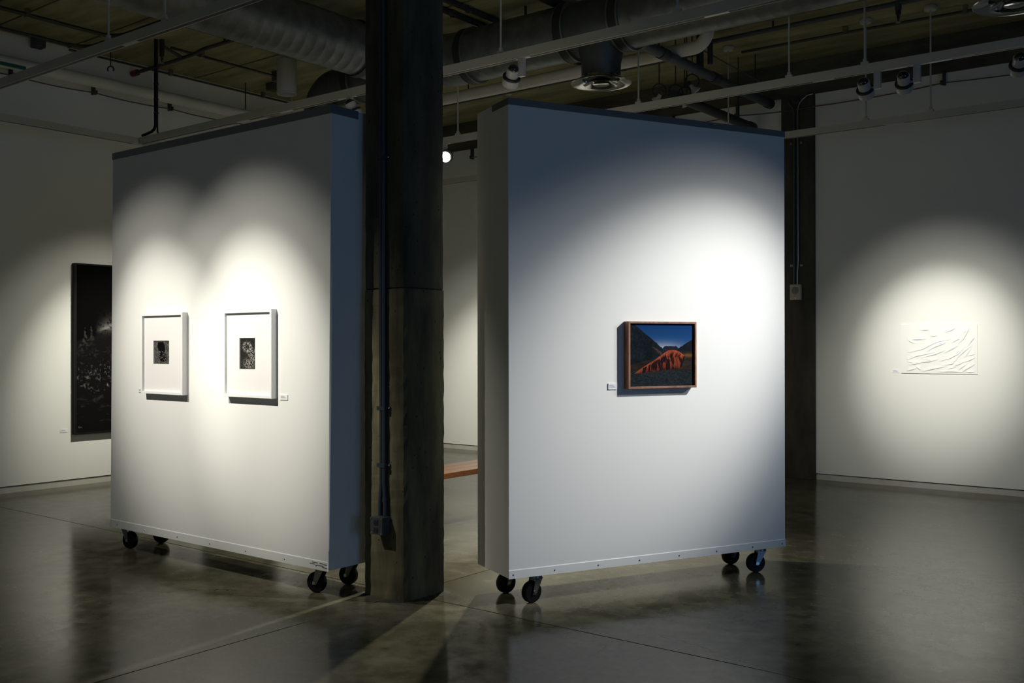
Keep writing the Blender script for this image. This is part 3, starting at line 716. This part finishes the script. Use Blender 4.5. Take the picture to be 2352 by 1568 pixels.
for xd in (-4.715, -1.40):
    MB().cyl((xd-0.26, YD, ZD), (xd+0.26, YD, ZD), RD-0.004, 34).build('tee', M['darkduct'], t)
    MB().lathe([(0.205, ZD-0.12), (0.200, ZD-0.22), (0.175, ZD-0.34), (0.172, 3.85)], Matrix.Translation((xd, YD, 0)), n=30).build('drop_pipe', M['darkduct'], t)
    diffuser(t, xd, YD, 3.80)
for xh in (-5.55, -3.4): MB().cyl((xh, YD, ZD+RD-0.01), (xh, YD, ZC), 0.012, 8).build('hanger', M['black'], t)
t = thing('air_duct', 'galvanised spiral duct crossing the ceiling at upper left towards the column', 'duct', (XD, 3.0, ZD))
spiral(MB(), (XD, -3.0, ZD), (XD, 6.50, ZD), RD).build('pipe', M['galv'], t)
MB().tube([(XD, 6.46, ZD)]+[p for p in arc((XD+0.62, YD-0.62, ZD), 0.62, PI, PI/2, (1, 0, 0), (0, 1, 0), 8)]+[(-6.24, YD, ZD)], RD+0.004, 30).build('elbow', M['galv'], t)
MB().cyl((XD, 6.44, ZD), (XD, 6.52, ZD), RD+0.016, 34).build('band_collar', M['band'], t)
for yh in (1.5, 4.6): MB().cyl((XD, yh, ZD+RD-0.01), (XD, yh, ZC), 0.012, 8).build('hanger', M['black'], t)
t = thing('air_duct', 'short dark duct branch with downturned elbow left of the column', 'duct', (-7.6, YD, ZD))
MB().tube([(-7.20, YD, ZD), (-7.5, YD, ZD), (-8.03, YD, ZD)]+arc((-8.13, YD, ZD-0.26), 0.26, PI/2, PI, (1, 0, 0), (0, 0, 1), 8)+[(-8.39, YD, ZD-0.5), (-8.39, YD, 3.86)], 0.200, 28).build('pipe', M['darkduct'], t)
MB().cyl((-7.87, YD, ZD), (-7.79, YD, ZD), 0.217, 32).build('band_collar', M['band'], t)
MB().cyl((-7.78, YD, ZD), (-7.76, YD, ZD), 0.221, 32).build('collar_rim', M['galv'], t)
diffuser(t, -8.39, YD, 3.80)
MB().cyl((-7.5, YD, ZD+0.19), (-7.5, YD, ZC), 0.012, 8).build('hanger', M['black'], t)

# ------------------------------------------------------------ ceiling pipes and conduits
def hang(parent, x, y, z, r, rod=0.007):
    MB().cyl((x, y, z+r), (x, y, ZC), rod, 8).build('hanger', M['black'], parent)
# white pipe along the left wall, turning along the back and rising to the ceiling
t = thing('white_pipe', 'thick white pipe under the ceiling along the left and back walls', 'pipe', (-9.84, 8.3, 4.28))
zp = 4.275; rp = 0.062
pts = [(-9.84, -4.0, zp), (-9.84, 2.0, zp), (-9.84, 8.13, zp)]+arc((-9.64, 8.13, zp), 0.20, PI, PI/2, (1, 0, 0), (0, 1, 0), 6)+[(-6.0, 8.33, zp), (-4.33, 8.33, zp)]+arc((-4.33, 8.33, zp+0.15), 0.15, -PI/2, 0, (1, 0, 0), (0, 0, 1), 8)+[(-4.18, 8.33, ZC)]
MB().tube(pts, rp, 20).build('pipe', M['whitepipe'], t)
gb = MB().box((-9.84+0.03, 4.20, zp-0.052), (-9.84+0.062, 4.73, zp-0.022)).build('marker_band', M['green'], t); gb['label'] = 'green marker band'
for y in (3.0, 7.4): hang(t, -9.84, y, zp, rp)
for x in (-7.1, -5.3):
    hang(t, x, 8.33, zp, rp)
# small clevis hooks
for lab, q in (('small dark clevis hook hanging near the left wall beside white pipe', (-9.70, 5.58, 4.42)), ('small dark clevis hook hanging right of the column near white pipe', (-7.05, 8.16, 4.44))):
    t = thing('pipe_hook', lab, 'hook', q, 'spare pipe hooks')
    MB().cyl((q[0], q[1], q[2]+0.02), (q[0], q[1], ZC), 0.006, 8).build('rod', M['black'], t)
    MB().tube(arc((q[0], q[1], q[2]-0.02), 0.032, -0.2*PI, 1.2*PI, (0.79, 0.61, 0), (0, 0, 1), 10), 0.008, 8).build('clevis', M['black'], t)
def conduit(label, pts, r, mat='conduit', hangs=(), name='conduit', cat='conduit', group='ceiling conduits'):
    t = thing(name, label, cat, pts[0], group)
    MB().tube(pts, r, 10).build('pipe', M[mat], t)
    for i in hangs:
        p = pts[i]; MB().box((p[0]-0.02, p[1]-0.02, p[2]-r-0.004), (p[0]+0.02, p[1]+0.02, ZC-0.0042)).build('strap', M['steel'], t)
    return t
z1 = 4.60
def bend(c, r, a0, a1): return arc(c, r, a0, a1, (1, 0, 0), (0, 1, 0), 6)
conduit('dark ceiling conduit at upper left corner, outer of two that turn right', [(-9.27, 1.0, z1), (-9.27, 3.9, z1), (-9.27, 4.5, z1), (-9.27, 5.2, z1)]+bend((-9.09, 5.2, z1), 0.18, PI, PI/2)+[(-8.6, 5.38, z1), (-7.2, 5.38, z1)], 0.020, hangs=(1, 2))
conduit('dark ceiling conduit at upper left, inner one closer to left wall', [(-9.86, 1.0, z1), (-9.86, 4.4, z1), (-9.86, 5.2, z1)]+bend((-9.66, 5.2, z1), 0.18, PI, PI/2)+[(-9.45, 5.38, z1), (-9.3, 5.38, z1)], 0.016, hangs=(1,))
conduit('dark ceiling conduit running straight beside the white downlight', [(-8.37, 5.6, z1), (-8.37, 6.4, z1), (-8.37, 7.4, z1), (-8.37, 9.3, z1)], 0.021, hangs=(1, 2))
conduit('thin dark ceiling conduit left of the white downlight', [(-9.12, 5.92, z1), (-9.13, 6.3, z1), (-9.15, 7.29, z1)], 0.014, hangs=(1,))
conduit('thin dark conduit along the top of the left wall', [(-10.02, 5.3, z1), (-10.02, 6.5, z1), (-10.02, 7.8, z1), (-10.02, 10.5, z1)], 0.012, hangs=(1, 2))
conduit('upper of two black pipes right of the column under ceiling', [(-5.96, 5.4, 4.625), (-5.96, 6.6, 4.625), (-5.96, 7.0, 4.625), (-5.96, 9.4, 4.625)], 0.026, mat='black', hangs=(1, 2))
conduit('lower of two black pipes right of the column under ceiling', [(-6.155, 5.4, 4.625), (-6.155, 6.7, 4.625), (-6.155, 7.0, 4.625), (-6.155, 9.4, 4.625)], 0.027, mat='black', hangs=(1, 2))
conduit('wide black pipe crossing the ceiling at top centre', [(-5.20, 4.6, 4.612), (-5.20, 7.0, 4.612), (-5.20, 9.4, 4.612)], 0.044, mat='black', hangs=(1,))
conduit('thin dark conduit along the ceiling above the back wall', [(-4.5, 9.76, z1), (-3.4, 9.78, z1), (-2.3, 9.85, z1), (1.0, 9.9, z1)], 0.015, hangs=(1, 2))
conduit('dark conduit running below the white pipe along the back', [(-8.55, 9.50, 4.60), (-7.0, 9.50, 4.60), (-5.8, 9.50, 4.60), (-4.9, 9.50, 4.60)], 0.03, mat='black', hangs=(1, 2))
# junction boxes
for lab, q, s_ in (('small blue-grey junction box on the ceiling at upper left', (-10.04, 4.98, 4.575), 0.055), ('small dark junction box on the ceiling left of the downlight', (-9.15, 7.33, 4.58), 0.05), ('dark smoke detector box on ceiling below the downlight', (-9.6, 7.62, 4.60), 0.06)):
    t = thing('junction_box', lab, 'junction box', q, 'ceiling junction boxes')
    MB().box((q[0]-s_, q[1]-s_, q[2]-0.025), (q[0]+s_, q[1]+s_, ZC)).build('box', M['box'], t, bevel=0.006)
    MB().box((q[0]-s_*0.9, q[1]-s_*0.9, q[2]-0.029), (q[0]+s_*0.9, q[1]+s_*0.9, q[2]-0.024)).build('cover', M['conduit'], t)
# sprinkler pipes
def sprinkler_head(parent, x, y, z):
    h = MB().lathe([(0.020, 0.02), (0.024, 0.0), (0.024, -0.04), (0.014, -0.05), (0.014, -0.075), (0.009, -0.085), (0.009, -0.10), (0.001, -0.10)], Matrix.Translation((x, y, z)), n=14).build('sprinkler_head', M['black'], parent)
    MB().lathe([(0.001, -0.117), (0.022, -0.116), (0.022, -0.112), (0.001, -0.112)], Matrix.Translation((x, y, z)), n=14).build('deflector', M['steel'], h)
    MB().cyl((x-0.013, y, z-0.05), (x-0.004, y, z-0.113), 0.003, 6).cyl((x+0.013, y, z-0.05), (x+0.004, y, z-0.113), 0.003, 6).build('yoke', M['steel'], h)
t = thing('sprinkler_pipe', 'thin dark sprinkler branch with red end cap left of downlight', 'sprinkler pipe', (-8.9, 6.06, 4.55))
MB().tube([(-7.9, 6.06, 4.55), (-8.75, 6.06, 4.55), (-8.9, 6.06, 4.53), (-9.3, 6.06, 4.52), (-10.04, 6.06, 4.52)], 0.020, 10).build('pipe', M['conduit'], t)
e = MB().cyl((-10.08, 6.06, 4.52), (-9.98, 6.06, 4.52), 0.034, 14).build('end_cap', M['red'], t); e['label'] = 'dull red end cap'
MB().cyl((-8.4, 6.06, 4.56), (-8.4, 6.06, ZC), 0.01, 8).build('hanger', M['black'], t)
MB().cyl((-9.13, 5.82, 4.53), (-9.13, 5.82, ZC), 0.026, 10).build('drop', M['black'], t)
MB().tube([(-9.13, 5.82, 4.60), (-9.13, 6.06, 4.53)], 0.018, 8).build('feed', M['conduit'], t)
sprinkler_head(t, -9.13, 5.82, 4.53)
t = thing('sprinkler_pipe', 'long dark sprinkler pipe under ceiling at right with one head', 'sprinkler pipe', (-2.7, 9.17, 4.58))
MB().tube([(-4.6, 9.17, 4.58), (-2.0, 9.17, 4.58), (2.5, 9.17, 4.58)], 0.024, 12).build('pipe', M['greypipe'], t)
MB().cyl((-2.71, 9.17, 4.60), (-2.71, 9.17, 4.52), 0.030, 12).build('drop', M['greypipe'], t)
sprinkler_head(t, -2.71, 9.17, 4.52)
for x in (-3.9, -1.4): MB().cyl((x, 9.17, 4.58), (x, 9.17, ZC), 0.010, 8).build('hanger', M['black'], t)
# dark drain pipes near the engaged column
t = thing('drain_pipe', 'thick dark drain pipe slanting to a capped end beside the wall column', 'pipe', (-4.5, 9.0, 4.2))
MB().cyl((-4.5, 7.64, 4.19), (-4.5, 10.46, 4.19), 0.048, 20).build('pipe', M['greypipe'], t)
MB().cyl((-4.5, 10.40, 4.19), (-4.5, 10.50, 4.19), 0.056, 20).build('end_cap', M['black'], t)
MB().cyl((-4.5, 8.0, 4.19), (-4.5, 8.14, 4.19), 0.056, 20).cyl((-4.5, 9.05, 4.19), (-4.5, 9.18, 4.19), 0.055, 20).build('coupling', M['black'], t)
MB().cyl((-4.5, 8.80, 4.19), (-4.5, 8.80, ZC), 0.036, 16).build('riser', M['black'], t)
MB().cyl((-4.5, 8.80, 4.40), (-4.5, 8.80, 4.46), 0.046, 16).cyl((-4.5, 8.74, 4.42), (-4.36, 8.74, 4.42), 0.030, 12).cyl((-4.36, 8.74, 4.44), (-4.36, 8.74, 4.22), 0.026, 12).build('tee_fitting', M['black'], t)
for y in (7.85, 10.1): MB().cyl((-4.5, y, 4.19), (-4.5, y, ZC), 0.007, 8).build('hanger', M['black'], t)
t = thing('drain_pipe', 'second dark drain pipe lower down, half hidden by the right movable wall', 'pipe', (-4.7, 9.7, 3.95))
MB().cyl((-4.7, 8.6, 3.95), (-4.7, 10.44, 3.95), 0.050, 20).build('pipe', M['black'], t)
MB().cyl((-4.7, 10.38, 3.95), (-4.7, 10.48, 3.95), 0.058, 20).build('end_cap', M['black'], t)
for y in (8.9, 10.1): MB().cyl((-4.7, y, 3.95), (-4.7, y, ZC), 0.006, 8).build('hanger', M['black'], t)
t = thing('guy_wire', 'thin taut wire slanting down to the wall column', 'wire', (-4.5, 9.6, 4.3))
MB().cyl((-4.45, 8.75, 4.38), (-4.24, 10.63, 4.20), 0.006, 8).build('wire', M['greypipe'], t)
MB().box((-4.27, 10.60, 4.17), (-4.21, 10.636, 4.23)).build('anchor', M['clip'], t)
# cluster of hanging clevis rings with pale flood lamps
def hanging_lamp(label, x, y, z, tilt):
    t = thing('hanging_lamp', label, 'lamp', (x, y, z), 'small flood lamps hanging over the right movable wall')
    MB().cyl((x, y, z+0.07), (x, y, ZC), 0.006, 8).build('rod', M['black'], t)
    MB().tube(arc((x, y, z), 0.07, 0, 2*PI, (0.79, 0.61, 0), (0, 0, 1), 20), 0.007, 8, caps=False).build('ring', M['black'], t)
    A = aim((x, y, z-0.06), tilt)
    MB().lathe([(0.012, -0.03), (0.020, -0.02), (0.024, 0.01), (0.052, 0.055), (0.056, 0.062), (0.050, 0.058), (0.020, 0.014), (0.001, 0.012)], A, n=20).build('shade', M['lampwhite'], t)
    MB().lathe([(0.001, -0.075), (0.018, -0.07), (0.02, -0.03), (0.001, -0.02)], A, n=12).build('socket', M['black'], t)
hanging_lamp('leftmost small hanging flood lamp with pale shade over right movable wall', -5.07, 9.0, 4.13, (-0.6, 0.1, -0.6))
hanging_lamp('lowest small hanging flood lamp with pale shade over right movable wall', -4.88, 9.0, 4.09, (-0.6, 0.2, -0.7))
hanging_lamp('rightmost small hanging flood lamp with pale shade over right movable wall', -4.68, 8.98, 4.16, (0.5, 0.3, -0.7))
hanging_lamp('small hanging flood lamp in the middle of cluster, behind the others', -4.84, 9.12, 4.08, (0.3, 0.2, -0.8))
# white cylinder downlight
t = thing('cylinder_downlight', 'white cylinder downlight hanging from ceiling above the left movable wall', 'downlight', (-8.44, 6.885, 4.2))
Tc = Matrix.Translation((-8.44, 6.885, 0))
MB().lathe([(0.001, 4.575), (0.098, 4.57), (0.106, 4.56), (0.106, 4.205), (0.103, 4.20), (0.092, 4.20), (0.088, 4.24), (0.080, 4.32)], Tc, n=36).build('body', M['lampwhite'], t)
MB().lathe([(0.107, 4.215), (0.109, 4.207), (0.106, 4.197), (0.095, 4.197), (0.092, 4.204)], Tc, n=36).build('rim', M['track'], t)
MB().lathe([(0.082, 4.32), (0.076, 4.25), (0.050, 4.30), (0.040, 4.34), (0.001, 4.345)], Tc, n=24).build('reflector', M['chrome'], t)
MB().lathe([(0.001, 4.23), (0.022, 4.235), (0.026, 4.26), (0.018, 4.30), (0.001, 4.34)], Tc, n=14).build('bulb', M['lampoff'], t)
MB().cyl((-8.44, 6.885, 4.57), (-8.44, 6.885, ZC), 0.012, 8).build('stem', M['black'], t)
# black flex dropping to the front of the track on the left
t = thing('power_cable', 'black cable bundle dropping from ceiling to track end at left', 'cable', (-9.15, 5.76, 4.2))
cp = [(-9.17, 5.77, ZC), (-9.17, 5.77, 4.2), (-9.17, 5.77, 3.85), (-9.17, 5.77, 3.77), (-9.19, 5.77, 3.735), (-9.23, 5.765, 3.712), (-9.30, 5.76, 3.70), (-9.385, 5.755, 3.690)]
MB().tube(cp, 0.015, 10).build('cable', M['rubber'], t)
MB().tube([(p[0]+0.016, p[1]+0.012, p[2]) for p in cp[:3]]+[(-9.15, 5.78, 3.75), (-9.13, 5.77, 3.69), (-9.09, 5.76, 3.675)], 0.009, 8).build('cable', M['conduit'], t)
for z in (4.36, 4.20, 4.04, 3.90): MB().cyl((-9.165, 5.775, z-0.006), (-9.165, 5.775, z+0.006), 0.026, 12).build('cable_tie', M['black'], t)
# wires on hooks along the walls
def wall_wire(label, pts, clips, axis):
    t = thing('wall_wire', label, 'wire', pts[0], 'wires slung along the walls')
    sm = []
    for k in range(len(pts)-1):
        a = Vector(pts[k]); b = Vector(pts[k+1])
        for i in range(6):
            u = i/6; p = a.lerp(b, u); p.z -= 0.016*4*u*(1-u); sm.append(p)
    sm.append(Vector(pts[-1]))
    MB().tube(sm, 0.006, 8).build('wire', M['wire'], t)
    for c in clips:
        p = Vector(c)
        if axis == 'Y': MB().box((XL+0.0005, p.y-0.014, p.z-0.02), (XL+0.05, p.y+0.010, p.z+0.13)).box((XL+0.002, p.y+0.02, p.z-0.012), (XL+0.045, p.y+0.036, p.z+0.03)).build('clip', M['clip'], t)
        else: MB().box((p.x-0.014, YB-0.05, p.z-0.02), (p.x+0.010, YB-0.0005, p.z+0.13)).box((p.x-0.036, YB-0.045, p.z-0.012), (p.x-0.02, YB-0.002, p.z+0.03)).build('clip', M['clip'], t)
    return t
cl = [(XL+0.04, y, 4.225) for y in (3.0, 4.74, 5.62, 6.55, 7.44, 8.6)]
wall_wire('thin brown wire slung on clips high along the left wall', cl, cl[1:], 'Y')
cr_ = [(x, YB-0.045, z) for x, z in ((-9.0, 4.14), (-7.4, 4.14), (-5.80, 4.15), (-4.96, 4.15), (-4.0, 4.12), (-2.69, 4.16), (-1.2, 4.14), (0.5, 4.14))]
wall_wire('thin brown wire slung on clips high along the back wall', cr_, [cr_[0], cr_[1], cr_[2], cr_[3], cr_[5], cr_[6]], 'X')

# ------------------------------------------------------------ column conduit and outlet
t = thing('column_conduit', 'dark conduit strapped to the face of the free standing column', 'conduit', (-4.17, cy0, 2.4))
yc = cy0-0.020
MB().tube([(-4.176, yc, ZC), (-4.176, yc, 2.0), (-4.172, yc, 1.0), (-4.172, yc, 0.68), (-4.178, yc, 0.62), (-4.183, yc, 0.57), (-4.184, yc, 0.495)], 0.0125, 12).build('pipe', M['conduitblue'], t)
MB().tube([(-4.152, yc, ZC), (-4.152, yc, 2.0), (-4.150, yc, 1.0), (-4.150, yc, 0.68), (-4.146, yc, 0.62), (-4.142, yc, 0.57), (-4.142, yc, 0.495)], 0.0125, 12).build('pipe', M['conduitblue'], t)
for z in (1.125, 0.79, 2.6, 3.7):
    s_ = MB().box((-4.195, cy0-0.036, z-0.012), (-4.132, cy0-0.001, z+0.012)).build('strap', M['conduitblue'], t)
    for q in (-4.205, -4.124):
        MB().lathe([(0.001, 0.010), (0.006, 0.008), (0.008, 0.0)], Matrix.Translation((q, cy0-0.003, z)) @ Matrix.Rotation(PI/2, 4, 'X'), n=8).build('bolt', M['chrome'], s_)
    MB().box((-4.215, cy0-0.006, z-0.010), (-4.114, cy0-0.0005, z+0.010)).build('foot', M['conduitblue'], s_)
t = thing('outlet_box', 'grey metal outlet box at the foot of the column conduit', 'outlet', (-4.163, cy0, 0.44))
MB().box((-4.213, cy0-0.070, 0.388), (-4.113, cy0-0.0005, 0.492)).build('box', M['box'], t, bevel=0.008)
cv = MB().box((-4.211, cy0-0.074, 0.390), (-4.115, cy0-0.069, 0.490)).build('cover_plate', M['box'], t, bevel=0.002)
for z in (0.462, 0.418):
    MB().box((-4.180, cy0-0.078, z-0.015), (-4.146, cy0-0.073, z+0.015)).build('socket', M['boxdark'], cv, bevel=0.004)
    MB().box((-4.174, cy0-0.0795, z-0.006), (-4.171, cy0-0.0775, z+0.006)).box((-4.156, cy0-0.0795, z-0.006), (-4.153, cy0-0.0775, z+0.006)).build('slot', M['band'], cv)
for (x, z) in ((-4.203, 0.483), (-4.123, 0.483), (-4.203, 0.397), (-4.123, 0.397)):
    MB().lathe([(0.001, 0.004), (0.005, 0.003), (0.006, 0.0)], Matrix.Translation((x, cy0-0.074, z)) @ Matrix.Rotation(PI/2, 4, 'X'), n=8).build('screw', M['chrome'], cv)
# wall column: intercom speaker and its conduits
yf = YB-0.035
t = thing('wall_speaker', 'small ivory wall speaker box on the dark wall column', 'speaker', (-4.25, yf, 2.08))
MB().box((-4.315, yf-0.045, 1.99), (-4.188, yf-0.0005, 2.163)).build('box', M['speaker'], t, bevel=0.006)
MB().lathe([(0.001, 0.004), (0.036, 0.004), (0.041, 0.0)], Matrix.Translation((-4.252, yf-0.045, 2.095)) @ Matrix.Rotation(PI/2, 4, 'X'), n=26).build('grille', M['grille'], t)
MB().lathe([(0.001, 0.006), (0.007, 0.005), (0.010, 0.0)], Matrix.Translation((-4.252, yf-0.045, 2.012)) @ Matrix.Rotation(PI/2, 4, 'X'), n=12).build('button', M['chrome'], t)
t = thing('wall_conduit', 'pair of steel conduits running down the dark wall column to speaker', 'conduit', (-4.25, yf, 3.2))
yw = yf-0.016
MB().tube([(-4.36, yw, 4.26), (-4.345, yw, 4.24)]+arc((-4.42, yw, 4.07), 0.15, 0.35*PI, 0, (1, 0, 0), (0, 0, 1), 6)[1:]+[(-4.272, yw, 3.6), (-4.274, yw, 2.4), (-4.276, yw, 2.15)], 0.011, 10).build('pipe', M['box'], t)
MB().tube([(-4.05, yw, 4.262), (-4.12, yw, 4.255)]+arc((-4.08, yw, 4.10), 0.15, 0.6*PI, PI, (1, 0, 0), (0, 0, 1), 6)[1:]+[(-4.228, yw, 3.6), (-4.226, yw, 2.4), (-4.236, yw, 2.30), (-4.236, yw, 2.15)], 0.012, 10).build('pipe', M['steel'], t)
for z in (3.74, 2.375):
    for x in (-4.305, -4.19): MB().box((x-0.016, yf-0.02, z-0.012), (x+0.016, yf-0.0005, z+0.012)).build('strap', M['steel'], t, bevel=0.003)

# ------------------------------------------------------------ wooden bench seen through the gap
t = thing('wooden_bench', 'orange wooden bench seen through the gap right of the column', 'bench', (-5.56, 6.4, 0))
ZB_ = 0.45
for k in range(3):
    x0 = -5.345-0.42+k*0.14
    MB().box((x0, 5.35, ZB_-0.045), (x0+0.137, 7.45, ZB_)).build('seat_board', M['bench'], t, bevel=0.003)
for (x, y) in ((-5.70, 5.55), (-5.42, 5.55), (-5.70, 7.25), (-5.42, 7.25)):
    MB().box((x-0.03, y-0.03, 0), (x+0.03, y+0.03, ZB_-0.045)).build('leg', M['bench'], t, bevel=0.003)
for y in (5.55, 7.25): MB().box((-5.72, y-0.02, ZB_-0.11), (-5.40, y+0.02, ZB_-0.046)).build('rail', M['bench'], t)
